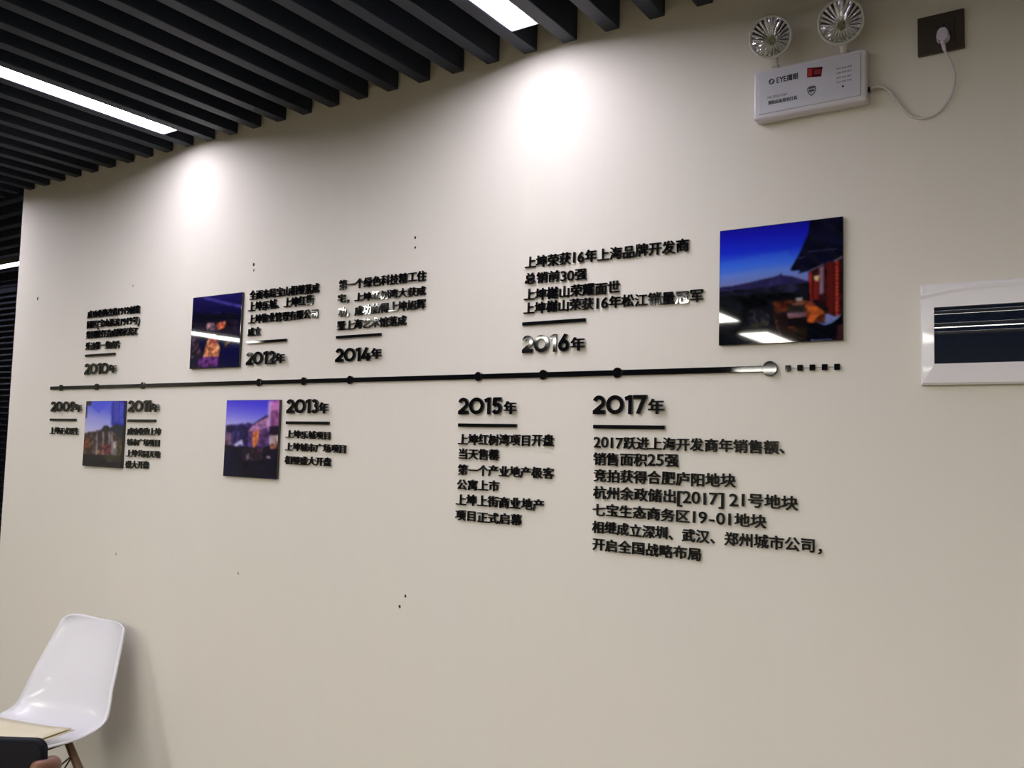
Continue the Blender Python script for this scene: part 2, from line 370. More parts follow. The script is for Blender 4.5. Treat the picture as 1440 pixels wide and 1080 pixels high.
# ------------------------------------------------------------------ photo panels
def homography(src, dst):
    A = []
    for (x, y), (u, v) in zip(src, dst):
        A += [[x, y, 1, 0, 0, 0, -u*x, -u*y, -u], [0, 0, 0, x, y, 1, -v*x, -v*y, -v]]
    return np.linalg.svd(np.array(A, float))[2][-1].reshape(3, 3)
class Canvas:
    def __init__(s, n, m, corners, seed):
        s.n, s.m = n, m; s.H = homography([(0, 0), (1, 0), (1, 1), (0, 1)], corners); s.r = np.random.RandomState(seed)
        u, v = np.meshgrid((np.arange(n)+.5)/n, (np.arange(m)+.5)/m)
        q = np.stack([u, v, np.ones_like(u)], -1)@s.H.T; s.X, s.Y = q[..., 0]/q[..., 2], q[..., 1]/q[..., 2]
        s.c = np.zeros((m, n, 3)); s.u, s.v = u, v
    def mask(s, pts):
        ins = np.zeros(s.X.shape, bool); n = len(pts)
        for i in range(n):
            (x1, y1), (x2, y2) = pts[i], pts[(i+1) % n]
            c = ((y1 > s.Y) != (y2 > s.Y)); ins ^= c & (s.X < (x2-x1)*(s.Y-y1)/((y2-y1) or 1e-9)+x1)
        return ins
    def noise(s, f, oct=3):
        out = np.zeros((s.m, s.n)); a = 1.
        for o in range(oct):
            g = s.r.rand(int(f*2**o)+2, int(f*2**o)+2); k = int(f*2**o)
            x, y = s.u*k, s.v*k; i, j = x.astype(int), y.astype(int); fx, fy = x-i, y-j
            out += a*((g[j, i]*(1-fx)+g[j, i+1]*fx)*(1-fy)+(g[j+1, i]*(1-fx)+g[j+1, i+1]*fx)*fy-.5); a *= .6
        return out
    def poly(s, pts, col, nz=0, f=12, soft=1.):
        m = s.mask(pts); col = np.array(col, float); c = np.broadcast_to(col, s.c.shape)
        if nz: c = np.clip(c*(1+nz*2*s.noise(f)[..., None]), 0, 255)
        s.c[m] = s.c[m]*(1-soft)+c[m]*soft
    def grad(s, pts, stops, axis=(0, 1)):
        m = s.mask(pts) if pts else np.ones(s.X.shape, bool); t = s.X*axis[0]+s.Y*axis[1]
        T = [q[0] for q in stops]; c = np.stack([np.interp(t, T, [q[1][k] for q in stops]) for k in range(3)], -1); s.c[m] = c[m]
    def blobs(s, pts, cols, num, rad):
        m = s.mask(pts); x0, x1 = min(p[0] for p in pts), max(p[0] for p in pts); y0, y1 = min(p[1] for p in pts), max(p[1] for p in pts)
        for i in range(num):
            cx, cy, r = s.r.uniform(x0, x1), s.r.uniform(y0, y1), rad*s.r.uniform(.5, 1.3)
            k = m & (((s.X-cx)**2+((s.Y-cy)*.7)**2) < r*r); s.c[k] = s.c[k]*.35+np.array(cols[s.r.randint(len(cols))])*.65
def photo(cv, quad, label, thick=.010):
    q = [W(*p) for p in quad]; x0 = (q[0].x+q[3].x)/2; x1 = (q[1].x+q[2].x)/2; z1 = (q[0].z+q[1].z)/2; z0 = (q[2].z+q[3].z)/2
    t = tag(box('photo_panel', 0, x1-x0, -thick, 0, 0, z1-z0, BLACK, bev=.0006, seg=1), label, 'picture', 'photo panels of the wall timeline')
    t.location = (x0, -.0005, z0)
    n, m = cv.n, cv.m; e = .0012
    xs = np.linspace(e, x1-x0-e, n+1); zs = np.linspace(z1-z0-e, e, m+1)
    V = [(x, -thick-.0004, z) for z in zs for x in xs]
    F = [(j*(n+1)+i, (j+1)*(n+1)+i, (j+1)*(n+1)+i+1, j*(n+1)+i+1) for j in range(m) for i in range(n)]
    me = bpy.data.meshes.new('print'); me.from_pydata(V, [], F)
    at = me.color_attributes.new('print_colour', 'FLOAT_COLOR', 'CORNER')
    for _ in range(2 if n > 120 else 3):
        q_ = np.pad(cv.c, ((1, 1), (1, 1), (0, 0)), mode='edge'); cv.c = sum(q_[i:i+m, j:j+n] for i in range(3) for j in range(3))/9
    c = np.clip(cv.c/255, 0, 1); c = np.where(c <= .04045, c/12.92, ((c+.055)/1.055)**2.4)
    full = np.ones((n*m, 4, 4), np.float32); full[:, :, :3] = c.reshape(-1, 1, 3); at.data.foreach_set('color', full.ravel())
    pm = bpy.data.materials.get('photo_print')
    if not pm:
        pm = bpy.data.materials.new('photo_print'); pm.use_nodes = True; nt = pm.node_tree; b = nt.nodes['Principled BSDF']
        a = nt.nodes.new('ShaderNodeVertexColor'); a.layer_name = 'print_colour'; nt.links.new(a.outputs[0], b.inputs['Base Color'])
        b.inputs['Roughness'].default_value = .03; b.inputs['Coat Weight'].default_value = .5; b.inputs['Coat Roughness'].default_value = .02
    me.materials.append(pm); link('print', me, parent=t)
    return t
# right: terrace at night
c = Canvas(170, 170, [(25, 155), (992, 32), (990, 1008), (20, 1050)], 1)
c.grad(None, [(60, (22, 20, 120)), (220, (26, 28, 190)), (340, (28, 50, 215)), (440, (60, 110, 235)), (520, (100, 135, 225)), (600, (120, 130, 190))], (.12, 1.0))
c.poly([(20, 400), (160, 380), (380, 330), (560, 310), (600, 400), (380, 430), (160, 480), (20, 500)], (60, 115, 240), soft=.35)
c.poly([(20, 600), (130, 585), (250, 560), (350, 535), (440, 515), (490, 500), (505, 478), (512, 500), (600, 510), (690, 540), (740, 548), (740, 640), (20, 660)], (46, 42, 88), .15, 16)
c.poly([(20, 632), (200, 615), (400, 590), (560, 570), (740, 560), (740, 720), (20, 800)], (26, 28, 44), .5, 20)
c.poly([(20, 680), (300, 650), (500, 640), (740, 640), (740, 1020), (20, 1060)], (13, 15, 20), .8, 30)
c.poly([(230, 790), (330, 760), (420, 800), (410, 890), (260, 910)], (40, 40, 48), .9, 50, .7)
c.poly([(270, 890), (400, 860), (400, 900), (280, 915)], (66, 62, 42), .6, 30, .6)
c.poly([(440, 710), (640, 690), (740, 705), (860, 790), (850, 870), (720, 900), (640, 1010), (480, 1015), (460, 830)], (92, 42, 26), .5, 30)
c.poly([(440, 790), (560, 780), (560, 1010), (470, 1010)], (44, 28, 28), .6, 24)
c.poly([(640, 900), (720, 890), (720, 1008), (500, 1012), (560, 930)], (38, 28, 20), .6, 24)
c.poly([(560, 740), (600, 715), (690, 720), (700, 795), (560, 800)], (36, 34, 30), .4)
c.poly([(585, 720), (680, 705), (690, 735), (600, 742)], (120, 75, 60), .3)
c.poly([(620, 680), (675, 674), (672, 700), (628, 704)], (165, 160, 165))
c.poly([(550, 800), (702, 790), (702, 828), (560, 840)], (132, 100, 116), .2)
c.poly([(556, 842), (702, 832), (708, 905), (562, 905)], (16, 12, 18))
c.poly([(690, 740), (785, 745), (860, 790), (820, 815), (790, 830), (752, 885), (712, 862), (735, 800)], (190, 92, 38), .25, 40)
c.poly([(722, 470), (845, 410), (992, 345), (992, 830), (930, 825), (850, 790), (738, 700)], (52, 20, 24), .25, 20)
c.poly([(728, 480), (750, 472), (750, 702), (734, 698)], (185, 48, 34), .15, 20)
for x in (768, 786): c.poly([(x, 545), (x+9, 545), (x+9, 695), (x, 690)], (165, 42, 30))
c.poly([(808, 440), (846, 424), (846, 640), (808, 655)], (136, 104, 124), .15)
c.poly([(762, 505), (808, 500), (800, 545), (772, 545)], (232, 205, 140)); c.poly([(775, 478), (800, 475), (808, 500), (762, 505)], (60, 30, 30))
for y in range(400, 800, 17): c.poly([(870, y), (925, y-4), (925, y+7), (870, y+10)], (112, 30, 24))
for y in range(385, 830, 14): c.poly([(935, y), (962, y-3), (962, y+8), (935, y+10)], (228, 72, 44))
c.poly([(925, 380), (992, 345), (992, 358), (925, 395)], (120, 122, 150))
c.poly([(780, 690), (880, 760), (870, 810), (770, 720)], (22, 16, 20))
c.poly([(735, 66), (992, 32), (992, 345), (850, 405), (725, 465), (640, 487), (662, 462), (575, 462), (650, 330), (722, 160)], (13, 14, 34), .4, 10)
c.poly([(690, 318), (740, 302), (992, 282), (992, 292), (740, 316)], (48, 48, 78)); c.poly([(640, 360), (702, 350), (702, 360), (642, 370)], (62, 60, 92))
c.poly([(770, 190), (992, 170), (992, 260), (770, 230)], (24, 24, 58), .3)
c.poly([(725, 462), (845, 405), (845, 415), (725, 473)], (120, 110, 130))
c.poly([(714, 880), (880, 870), (992, 815), (992, 1008), (704, 1010)], (7, 9, 18), .5)
c.poly([(775, 868), (850, 880), (895, 850), (980, 806), (976, 826), (905, 882), (850, 897)], (96, 112, 160), .3)
c.poly([(950, 900), (992, 880), (992, 1008), (940, 1008)], (60, 30, 36), .3)
photo(c, [(1014, 326.7), (1187.1, 305.1), (1186.7, 479.3), (1013.3, 486)], 'large square glossy photo panel of a hillside terrace at blue dusk')
# 2012: night aerial
c = Canvas(90, 130, [(80, 122), (695, 52), (658, 1005), (38, 1020)], 2)
c.grad(None, [(50, (34, 28, 98)), (250, (20, 17, 62)), (450, (13, 12, 36)), (650, (15, 15, 52)), (1020, (12, 10, 40))])
c.poly([(200, 105), (330, 128), (500, 175), (690, 215), (690, 248), (450, 195), (230, 135)], (86, 76, 168), .2, soft=.8)
c.poly([(360, 300), (440, 290), (430, 330), (370, 325)], (50, 44, 120), soft=.7)
c.poly([(90, 330), (640, 310), (650, 440), (80, 480)], (12, 12, 26), .5, 20)
c.poly([(70, 430), (640, 400), (650, 640), (60, 640)], (34, 26, 40), .9, 24, soft=.8)
c.poly([(245, 440), (350, 435), (350, 530), (250, 535)], (120, 92, 98), .8, 40)
c.poly([(375, 445), (485, 418), (485, 500), (395, 535)], (196, 96, 62), .7, 40)
c.poly([(60, 600), (130, 600), (200, 860), (60, 900)], (58, 46, 58), .8, 30)
c.poly([(280, 600), (370, 600), (420, 760), (400, 900), (330, 930), (200, 915), (225, 780)], (205, 122, 84), .9, 36)
c.poly([(290, 600), (380, 620), (390, 700), (300, 690)], (130, 46, 48), .6, 30)
c.poly([(150, 880), (400, 870), (390, 1005), (120, 1008)], (84, 40, 100), .7, 24)
c.poly([(490, 700), (560, 640), (570, 700), (480, 810)], (124, 98, 66), .8, 30)
c.poly([(560, 680), (690, 660), (670, 1000), (420, 1000), (430, 850)], (10, 10, 56), .3)
photo(c, [(274.4, 418.9), (343.6, 412.2), (339.2, 516.3), (270.2, 519.2)], 'tall dark blue photo panel of a lit town at night, above the bar')
# 2011: pale sky over columns
c = Canvas(80, 120, [(105, 62), (672, 62), (615, 1025), (45, 990)], 3)
c.grad(None, [(60, (88, 98, 225)), (240, (150, 155, 228)), (480, (196, 192, 226)), (520, (180, 175, 205))], (-.25, 1))
c.poly([(180, 60), (480, 60), (370, 150), (290, 240), (200, 160)], (70, 80, 222), soft=.6)
c.poly([(105, 62), (180, 62), (180, 130), (120, 110), (110, 300), (90, 300)], (40, 40, 60))
c.poly([(480, 70), (672, 62), (650, 430), (470, 410)], (38, 46, 168), .15)
for x in (525, 560, 600, 630): c.poly([(x, 80), (x+14, 80), (x+8, 370), (x-6, 370)], (84, 96, 214))
c.poly([(330, 470), (360, 420), (420, 412), (450, 450), (520, 400), (650, 420), (640, 620), (250, 620), (250, 480), (300, 480)], (24, 28, 42), .5, 20)
c.poly([(70, 530), (150, 500), (240, 500), (480, 480), (640, 620), (625, 900), (50, 900)], (70, 56, 54), .6, 24)
c.poly([(75, 600), (150, 590), (145, 760), (65, 780)], (112, 58, 40), .7, 30)
for x in (262, 355, 442, 482): c.poly([(x-7, 500), (x+9, 490), (x+5, 830), (x-11, 830)], (158, 148, 162), .2)
for x in (300, 400): c.poly([(x-20, 520), (x+26, 515), (x+26, 640), (x-20, 640)], (34, 24, 36))
c.poly([(500, 640), (548, 630), (545, 840), (490, 840)], (150, 140, 140), .5, 30)
c.poly([(320, 690), (470, 690), (470, 820), (320, 820)], (120, 62, 68), .9, 36)
c.poly([(240, 760), (300, 760), (300, 840), (240, 840)], (130, 110, 90), .6, 36)
c.poly([(60, 830), (625, 850), (615, 1025), (45, 990)], (28, 24, 34), .5, 16)
c.poly([(320, 850), (560, 860), (600, 900), (400, 900)], (58, 60, 30), .6, 26)
c.poly([(560, 660), (640, 640), (620, 920), (560, 900)], (56, 52, 36), .6, 26)
c.poly([(380, 905), (590, 930), (600, 950), (400, 930)], (80, 76, 92), .4)
photo(c, [(124.8, 564.4), (179.5, 563.7), (174, 658.6), (119, 654.7)], 'small photo panel of pale columns under a bright sky, lower far left')
# 2013: violet shopping street
c = Canvas(90, 125, [(85, 65), (740, 60), (698, 1028), (42, 982)], 4)
c.grad(None, [(60, (78, 68, 222)), (200, (120, 116, 232)), (340, (172, 168, 232)), (400, (160, 150, 215))], (-.12, 1))
c.poly([(80, 365), (250, 355), (280, 340), (300, 362), (340, 335), (400, 350), (400, 660), (62, 640)], (40, 32, 84), .5, 24)
c.poly([(62, 450), (140, 460), (150, 600), (60, 620)], (96, 70, 96), .5, 24)
for x in (160, 205, 230): c.poly([(x, 440), (x+10, 440), (x+8, 580), (x-2, 580)], (92, 70, 140))
c.poly([(350, 440), (420, 350), (600, 245), (620, 440), (610, 640), (350, 640)], (84, 54, 106), .4, 24)
c.poly([(350, 430), (430, 350), (600, 262), (612, 390), (500, 420), (350, 445)], (170, 118, 164), .3, 20)
c.poly([(370, 375), (590, 240), (600, 262), (430, 352), (350, 400)], (38, 28, 60))
for x in (430, 470, 510, 550): c.poly([(x, 350), (x+14, 345), (x+14, 380), (x, 385)], (80, 50, 92))
c.poly([(600, 80), (628, 70), (620, 440), (598, 440)], (196, 170, 226)); c.poly([(628, 70), (740, 60), (722, 450), (620, 440)], (176, 104, 168), .25, 20)
for x in (640, 665, 690, 712): c.poly([(x, 190), (x+10, 188), (x+8, 370), (x-2, 370)], (92, 46, 88))
for y in (110, 150): c.poly([(630, y+12), (735, y-8), (735, y+2), (630, y+22)], (228, 150, 205))
c.poly([(615, 380), (728, 375), (720, 490), (610, 490)], (34, 20, 48))
c.poly([(405, 440), (490, 430), (470, 590), (405, 660)], (228, 132, 72), .3, 30); c.poly([(440, 440), (452, 440), (445, 600), (436, 600)], (130, 60, 50))
c.poly([(625, 492), (720, 488), (714, 600), (620, 600)], (206, 184, 176), .3)
for x in (645, 668, 692): c.poly([(x, 492), (x+9, 492), (x+6, 600), (x-2, 600)], (70, 40, 60))
c.poly([(60, 610), (400, 640), (715, 600), (698, 1028), (42, 982)], (17, 13, 36), .5, 20)
c.poly([(625, 600), (712, 600), (705, 660), (620, 660)], (130, 80, 60), .8, 40)
c.poly([(160, 610), (220, 575), (275, 535), (292, 625), (250, 600), (210, 630)], (196, 196, 226))
c.poly([(500, 590), (600, 560), (610, 620), (520, 660)], (92, 66, 128), .6, 30)
c.poly([(300, 650), (540, 640), (520, 800), (290, 790)], (44, 30, 44), 1., 36)
c.poly([(335, 740), (360, 700), (352, 790), (335, 800)], (150, 145, 170)); c.poly([(570, 770), (590, 745), (625, 750), (630, 778)], (190, 180, 190))
c.poly([(42, 700), (220, 700), (220, 980), (42, 980)], (14, 14, 48), .2, soft=.7)
photo(c, [(321.9, 563.3), (397.2, 562.2), (391.9, 674), (317.4, 669.2)], 'photo panel of a violet evening shopping street, below the bar')

# ------------------------------------------------------------------ screw holes
HOLE = mat('hole_dark', (.03, .027, .025), .9); CHIP = mat('chip_grey', (.34, .32, .29), .9)
for px, py, r, lab in [(584, 334, .0035, 'upper of two small screw holes high in the middle of the wall'), (584, 348, .003, 'lower of two small screw holes high in the middle of the wall'),
                       (357, 372, .0045, 'upper of two wall marks above the text of 2012'), (357, 380, .003, 'lower of two wall marks above the text of 2012'),
                       (53, 420, .005, 'small screw hole near the left end of the wall'), (570, 838, .0035, 'upper of two screw holes in the lower middle of the wall'),
                       (562, 853, .0035, 'lower of two screw holes in the lower middle of the wall'), (335, 806, .0035, 'wall mark below the violet street photo'),
                       (163, 779, .004, 'wall mark low on the left side of the wall'), (187, 402, .0035, 'wall mark above the text of 2010')]:
    q = W(px, py); bm = bmesh.new(); n = 9
    ring = [bm.verts.new((r*random.uniform(.7, 1.2)*math.cos(2*math.pi*i/n), -.0006, 1.3*r*random.uniform(.7, 1.2)*math.sin(2*math.pi*i/n))) for i in range(n)]
    inner = [bm.verts.new((v.co.x*.5, -.0002, v.co.z*.5)) for v in ring]; outer = [bm.verts.new((v.co.x*1.25, -.0001, v.co.z*1.25)) for v in ring]
    bm.faces.new(inner)
    for i in range(n): bm.faces.new((ring[i], ring[(i+1) % n], inner[(i+1) % n], inner[i])); bm.faces.new((outer[i], outer[(i+1) % n], ring[(i+1) % n], ring[i]))
    o = obj('screw_hole', bm, HOLE if py not in (402, 806, 779) else CHIP); o.location = (q.x, 0, q.z); tag(o, lab, 'hole', 'small holes and chips in the wall')

# ------------------------------------------------------------------ emergency light
D = .036
a, b, cc, d_ = W(1058.7, 101.2, -D), W(1218.8, 66.5, -D), W(1059.6, 169.8, -D), W(1218.8, 140.7, -D)
ex0, ex1, ez0, ez1 = (a.x+cc.x)/2, (b.x+d_.x)/2, (cc.z+d_.z)/2, (a.z+b.z)/2
EL = thing('emergency_light', 'white twin-head emergency light box mounted high on the right wall', 'emergency light', ((ex0+ex1)/2, 0, ez0))
hw, hh = (ex1-ex0)/2, ez1-ez0
ELW = mat('housing_white', (.66, .64, .67), .32, noise=((5, 5, 5), .01, 0))
box('housing', -hw, hw, -D, 0, 0, hh, ELW, EL, bev=.007, seg=3)
box('front_panel', -hw+.014, hw-.012, -D-.0022, -D+.001, .012, hh-.010, mat('silver_panel', (.60, .605, .65), .3, metal=.1, noise=((5, 5, 5), .01, 0)), EL, bev=.001, seg=1)
INK = mat('ink_dark', (.02, .025, .03), .5); GREYINK = mat('ink_grey', (.16, .16, .17), .5)
FP = -D-.0024
def Lp(px, py): q = W(px, py, FP); return q.x-EL.location.x, q.z-EL.location.z
fc = bpy.data.curves.new('font', 'FONT'); fo = bpy.data.objects.new('font', fc); COL.objects.link(fo); fc.resolution_u = 2; fc.extrude = .5
def small_text(name, txt, x0, yb, yt, x1, m, off=.01):
    (ax, az), (_, tz), (bx_, _) = Lp(x0, yb), Lp(x0, yt), Lp(x1, yb)
    sx = (bx_-ax)/sum(adv(c) for c in txt); sz = tz-az; bm = bmesh.new(); c = 0
    for ch in txt:
        if ch != ' ':
            me = glyph_mesh(ch, sx, sz, .0003, off, m); 
            for v in me.vertices: v.co.x += ax+c*sx; v.co.z += az; v.co.y += FP
            bm.from_mesh(me); bpy.data.meshes.remove(me)
        c += adv(ch)
    return obj(name, bm, m, EL)
z = lambda x, y: (1050+x/9, 60+y/9)
zz = lambda x, y: (1130+x/9, 60+y/9)
# round emblem: two interlocking crescents
ec = Lp(*z(316, 492)); R = .0073*.95
bm = bmesh.new()
for s in (1, -1):
    out = [(R*math.cos(t), R*math.sin(t)) for t in np.linspace(math.radians(20), math.radians(200), 16)]
    inn = [(R*.55*math.cos(t)+R*.22, R*.5*math.sin(t)+R*.10) for t in np.linspace(math.radians(215), math.radians(-10), 16)]
    vs = [bm.verts.new((ec[0]+s*p[0], FP-.0002, ec[1]+s*p[1])) for p in out+inn]
    for i in range(15): bm.faces.new((vs[i], vs[i+1], vs[30-i], vs[31-i]))
obj('emblem', bm, INK, EL)
small_text('lettering', 'EYE鹰眼', *z(375, 515), z(0, 438)[1], z(655, 0)[0], INK, .03)
small_text('lettering', 'HX-ZFZD-E6W', *z(268, 715), z(0, 680)[1], z(505, 0)[0], GREYINK)
small_text('lettering', '消防应急照明灯具', *z(268, 790), z(0, 742)[1], z(640, 0)[0], INK, .02)
for i, y in enumerate((345, 400, 462, 515)): small_text('lettering', ['充电 主电 故障', '应急 状态 指示', '绿灯 红灯 黄灯', '测试 月检 年检'][i], *zz(415, y), zz(0, y-22)[1], zz(610, 0)[0], GREYINK, .0)
bpy.data.objects.remove(fo)
def flat(name, pts, m, y, th=.0008):
    vs = [(x, y, zq) for x, zq in pts]+[(x, y+th, zq) for x, zq in pts]; n = len(pts)
    return raw(name, vs, [tuple(range(n)), tuple(range(2*n-1, n-1, -1))]+[(i, n+i, n+(i+1) % n, (i+1) % n) for i in range(n)], m, EL)
flat('red_label', [Lp(*zz(*p)) for p in ((48, 322), (242, 305), (222, 428), (45, 440))], mat('label_dark_red', (.09, .008, .012), .25, noise=((60, 60, 60), .3, 0)), FP-.0006)
flat('red_label_patch', [Lp(*zz(*p)) for p in ((56, 335), (110, 330), (104, 425), (54, 428))], mat('label_red', (.45, .015, .015), .3), FP-.001)
flat('red_label_patch', [Lp(*zz(*p)) for p in ((140, 345), (225, 338), (214, 395), (134, 402))], mat('label_red2', (.22, .012, .02), .3), FP-.001)
sh = [(-1, .75), (-.55, 1), (0, 1.08), (.55, 1), (1, .75), (.98, .1), (.7, -.5), (0, -1.05), (-.7, -.5), (-.98, .1)]
sc = Lp(*zz(103, 612)); SR = .0115
flat('shield_emblem', [(sc[0]+x*SR*.85, sc[1]+y*SR) for x, y in sh], mat('shield_dark', (.06, .065, .08), .5), FP-.0003)
flat('shield_face', [(sc[0]+x*SR*.68, sc[1]+y*SR*.82) for x, y in sh], mat('shield_light', (.40, .41, .44), .5), FP-.0007)
flat('shield_band', [(sc[0]+x*SR*.85, sc[1]+y*SR) for x, y in ((-.62, .22), (.62, .30), (.62, -.06), (-.62, -.14))], INK, FP-.0010)
flat('shield_band', [(sc[0]+x*SR*.85, sc[1]+y*SR) for x, y in ((-.62, .78), (.62, .78), (.66, .5), (-.66, .5))], INK, FP-.0010)
bc = Lp(*zz(497, 552)); bm = bmesh.new(); lathe(bm, [(0, 0), (.0022, 0), (.0020, .0012), (0, .0014)], 12, Matrix.Translation((bc[0], FP, bc[1]))@Matrix.Rotation(math.pi/2, 4, 'X')); obj('test_button', bm, BLACK, EL)
# lamp heads
RIM = mat('rim_grey', (.60, .59, .55), .35, noise=((5, 5, 5), .02, 0))
CHROME = mat('reflector_chrome', (.86, .86, .90), .10, metal=1)
LENS = mat('lens_clear', (1, 1, 1), .02, trans=1, ior=1.2)
def lamp_head(px, py, rad, tilt, yaw, stem):
    q = W(px, py, -.062); c0 = Vector((q.x-EL.location.x, -.062, q.z-EL.location.z))
    m = Matrix.Translation(c0)@Matrix.Rotation(math.radians(yaw), 4, 'Z')@Matrix.Rotation(math.radians(90+tilt), 4, 'X')
    bm = bmesh.new(); lathe(bm, [(0, -.046), (rad*.35, -.044), (rad*.68, -.030), (rad*.95, -.007), (rad, 0), (rad*1.0, .004), (rad*.96, .006), (rad*.90, .005), (rad*.88, .001), (rad*.86, -.002)], 40, m)
    h = obj('lamp_head', bm, RIM, EL, smooth=True)
    bm = bmesh.new(); g = bmesh.new(); n = 48; rings = []
    for i, (rr, zz_) in enumerate([(1., 0), (.8, -.013), (.6, -.024), (.40, -.033), (.24, -.039), (.12, -.042)]):
        rr *= rad*.87
        rings.append([g.verts.new(((rr)*math.cos(2*math.pi*k/n), rr*math.sin(2*math.pi*k/n), zz_+(.0046*min(1, rr/rad*1.3) if k % 2 else 0))) for k in range(n)])
    for A_, B_ in zip(rings, rings[1:]):
        for k in range(n): g.faces.new((A_[k], A_[(k+1) % n], B_[(k+1) % n], B_[k]))
    g.faces.new(rings[-1]); merge(bm, g, m); obj('reflector', bm, CHROME, h)
    bm = bmesh.new(); lathe(bm, [(0, -.020), (.003, -.021), (.0042, -.026), (.0042, -.034), (.006, -.041)], 14, m); obj('bulb', bm, mat('bulb_green', (.28, .32, .16), .3, noise=((30, 30, 30), .2, 0)), h, smooth=True)
    s0 = Vector((W(*stem, -.03).x-EL.location.x, -.022, hh-.004)); s1 = Vector((s0.x, -.044, c0.z-rad*.90))
    bm = bmesh.new(); bx(bm, s0.x-.0085, s0.x+.0085, -.034, -.010, s0.z, s0.z+.012, .003, 2); tube(bm, [s0+Vector((0, 0, .008)), (s0+s1)/2, s1+Vector((0, .004, .006))], [.0095, .008, .010], 14)
    obj('swivel_stem', bm, RIM, EL, smooth=False)
lamp_head(1083.5, 52, .0490, 16, 14, (1090, 86))
lamp_head(1182.5, 30.2, .0500, 16, 12, (1187, 64.6))
box('strain_relief', hw-.001, hw+.005, -.026, -.014, Lp(1224, 122)[1]-.006, Lp(1224, 122)[1]+.006, BLACK, EL, bev=.001, seg=1)

# socket, plug and cord
s0, s1 = W(1290.7, 28.7), W(1357.4, 68.5)
sx0, sx1, sz1, sz0 = s0.x, s1.x, s0.z, s0.z-.086
SK = thing('wall_socket', 'brown square wall socket plate at the top right', 'socket', ((sx0+sx1)/2, 0, (sz0+sz1)/2))
BR = mat('socket_bronze', (.060, .046, .034), .42, metal=.3, noise=((3, 90, 90), .08, 0))
box('plate', -.0455, .0455, -.009, 0, -.043, .043, BR, SK, bev=.0015)
box('insert', -.027, .027, -.0105, -.008, -.030, .030, mat('socket_insert', (.045, .036, .028), .4, noise=((20, 20, 20), .05, 0)), SK, bev=.001, seg=1)
for s in (-1, 1):
    o = box('pin_slot', -.0012, .0012, -.0109, -.0100, -.004, .004, HOLE, SK); o.location = (s*.006, 0, .013); o.rotation_euler.y = s*math.radians(25)
PC = thing('power_cord', 'white plug and cord looping from the socket to the emergency light', 'power cord', (W(1326, 50, -.02).x, 0, W(1326, 50, -.02).z))
CW = mat('cord_white', (.62, .60, .58), .4, noise=((5, 5, 5), .01, 0))
pm_ = bmesh.new(); out = [(-.014, -.006), (-.010, .012), (-.003, .016), (.003, .016), (.010, .012), (.014, -.006), (.008, -.015), (-.008, -.015)]
g = bmesh.new(); A_ = [g.verts.new((x, -.0105, zq)) for x, zq in out]; B_ = [g.verts.new((x*.85, -.033, zq*.85)) for x, zq in out]
g.faces.new(A_); g.faces.new(B_[::-1])
for i in range(8): g.faces.new((A_[i], A_[(i+1) % 8], B_[(i+1) % 8], B_[i]))
bmesh.ops.recalc_face_normals(g, faces=g.faces); bmesh.ops.bevel(g, geom=g.edges[:], offset=.002, segments=2, affect='EDGES'); merge(pm_, g)
obj('plug', pm_, mat('plug_white', (.66, .62, .72), .35, noise=((5, 5, 5), .01, 0)), PC, smooth=False)
o0 = Vector((PC.location.x, 0, PC.location.z))
bm = bmesh.new(); tube(bm, [(0, -.024, -.012), (.001, -.024, -.022), (.003, -.021, -.034)], [.0052, .0045, .0032], 12); obj('plug_boot', bm, MATS['plug_white'], PC, smooth=True)
pts = [Vector((.003, -.020, -.033))]
for (x, y), yy in zip(((750, 500), (770, 600), (740, 730), (650, 850), (520, 898), (430, 872), (350, 790), (270, 690), (200, 655), (140, 660)), (-.014, -.009, -.006, -.005, -.005, -.006, -.009, -.012, -.016, -.019)):
    pts.append(W(1200+x/5.4, y/5.4, yy)-o0)
pts.append(Vector((EL.location.x+hw+.004, -.020, EL.location.z+Lp(1224, 122)[1]))-o0)
bm = bmesh.new(); tube(bm, catmull(pts, 8), .0026, 10); obj('cable', bm, CW, PC, smooth=True)

# ------------------------------------------------------------------ distribution box at the right edge
p0, p1 = W(1294, 400.7, -.018), W(1294.6, 541.3, -.018)
DX, DZ1, DZ0 = p0.x, p0.z, p1.z; DWID = .34
DB = thing('distribution_box', 'white flush distribution box with a smoked window on the right wall', 'fuse box', (DX, 0, DZ0))
H = DZ1-DZ0; FW = mat('frame_white', (.84, .82, .82), .18, coat=.4, noise=((5, 5, 5), .01, 0))
wl = W(1313.3, 432.3, -.02).x-DX; wt = W(1313.3, 432.3, -.02).z-DZ0; wb = W(1313.3, 511.7, -.02).z-DZ0; wr = DWID-wl
def frame_piece(bm, x0, x1, z0, z1): bx(bm, x0, x1, -.018, 0, z0, z1)
# one continuous bevelled frame with a gently crowned face
g = bmesh.new(); N = 10
def ring(x0, x1, z0, z1, y): return [g.verts.new(p) for p in ((x0, y, z0), (x1, y, z0), (x1, y, z1), (x0, y, z1))]
R0 = ring(0, DWID, 0, H, 0); R1 = ring(0, DWID, 0, H, -.013); R2 = ring(.004, DWID-.004, .004, H-.004, -.0178); R3 = ring(wl, wr, wb, wt, -.0200); R4 = ring(wl, wr, wb, wt, -.004)
for A_, B_ in ((R0, R1), (R1, R2), (R2, R3), (R3, R4)):
    for i in range(4): g.faces.new((A_[i], A_[(i+1) % 4], B_[(i+1) % 4], B_[i]))
g.faces.new(R0); bmesh.ops.recalc_face_normals(g, faces=g.faces)
obj('frame', g, FW, DB)
crv = catmull([(.001, 0, H-.021), (wl+.01, 0, H-.0150), (wl+.06, 0, H-.0090), (DWID/2, 0, H-.0068), (DWID-wl-.06, 0, H-.0090), (DWID-.001, 0, H-.021)], 10)
def fy(zq): return -.0178-.0022*min(1, max(0, (H-.004-zq)/(H-.004-wt)))
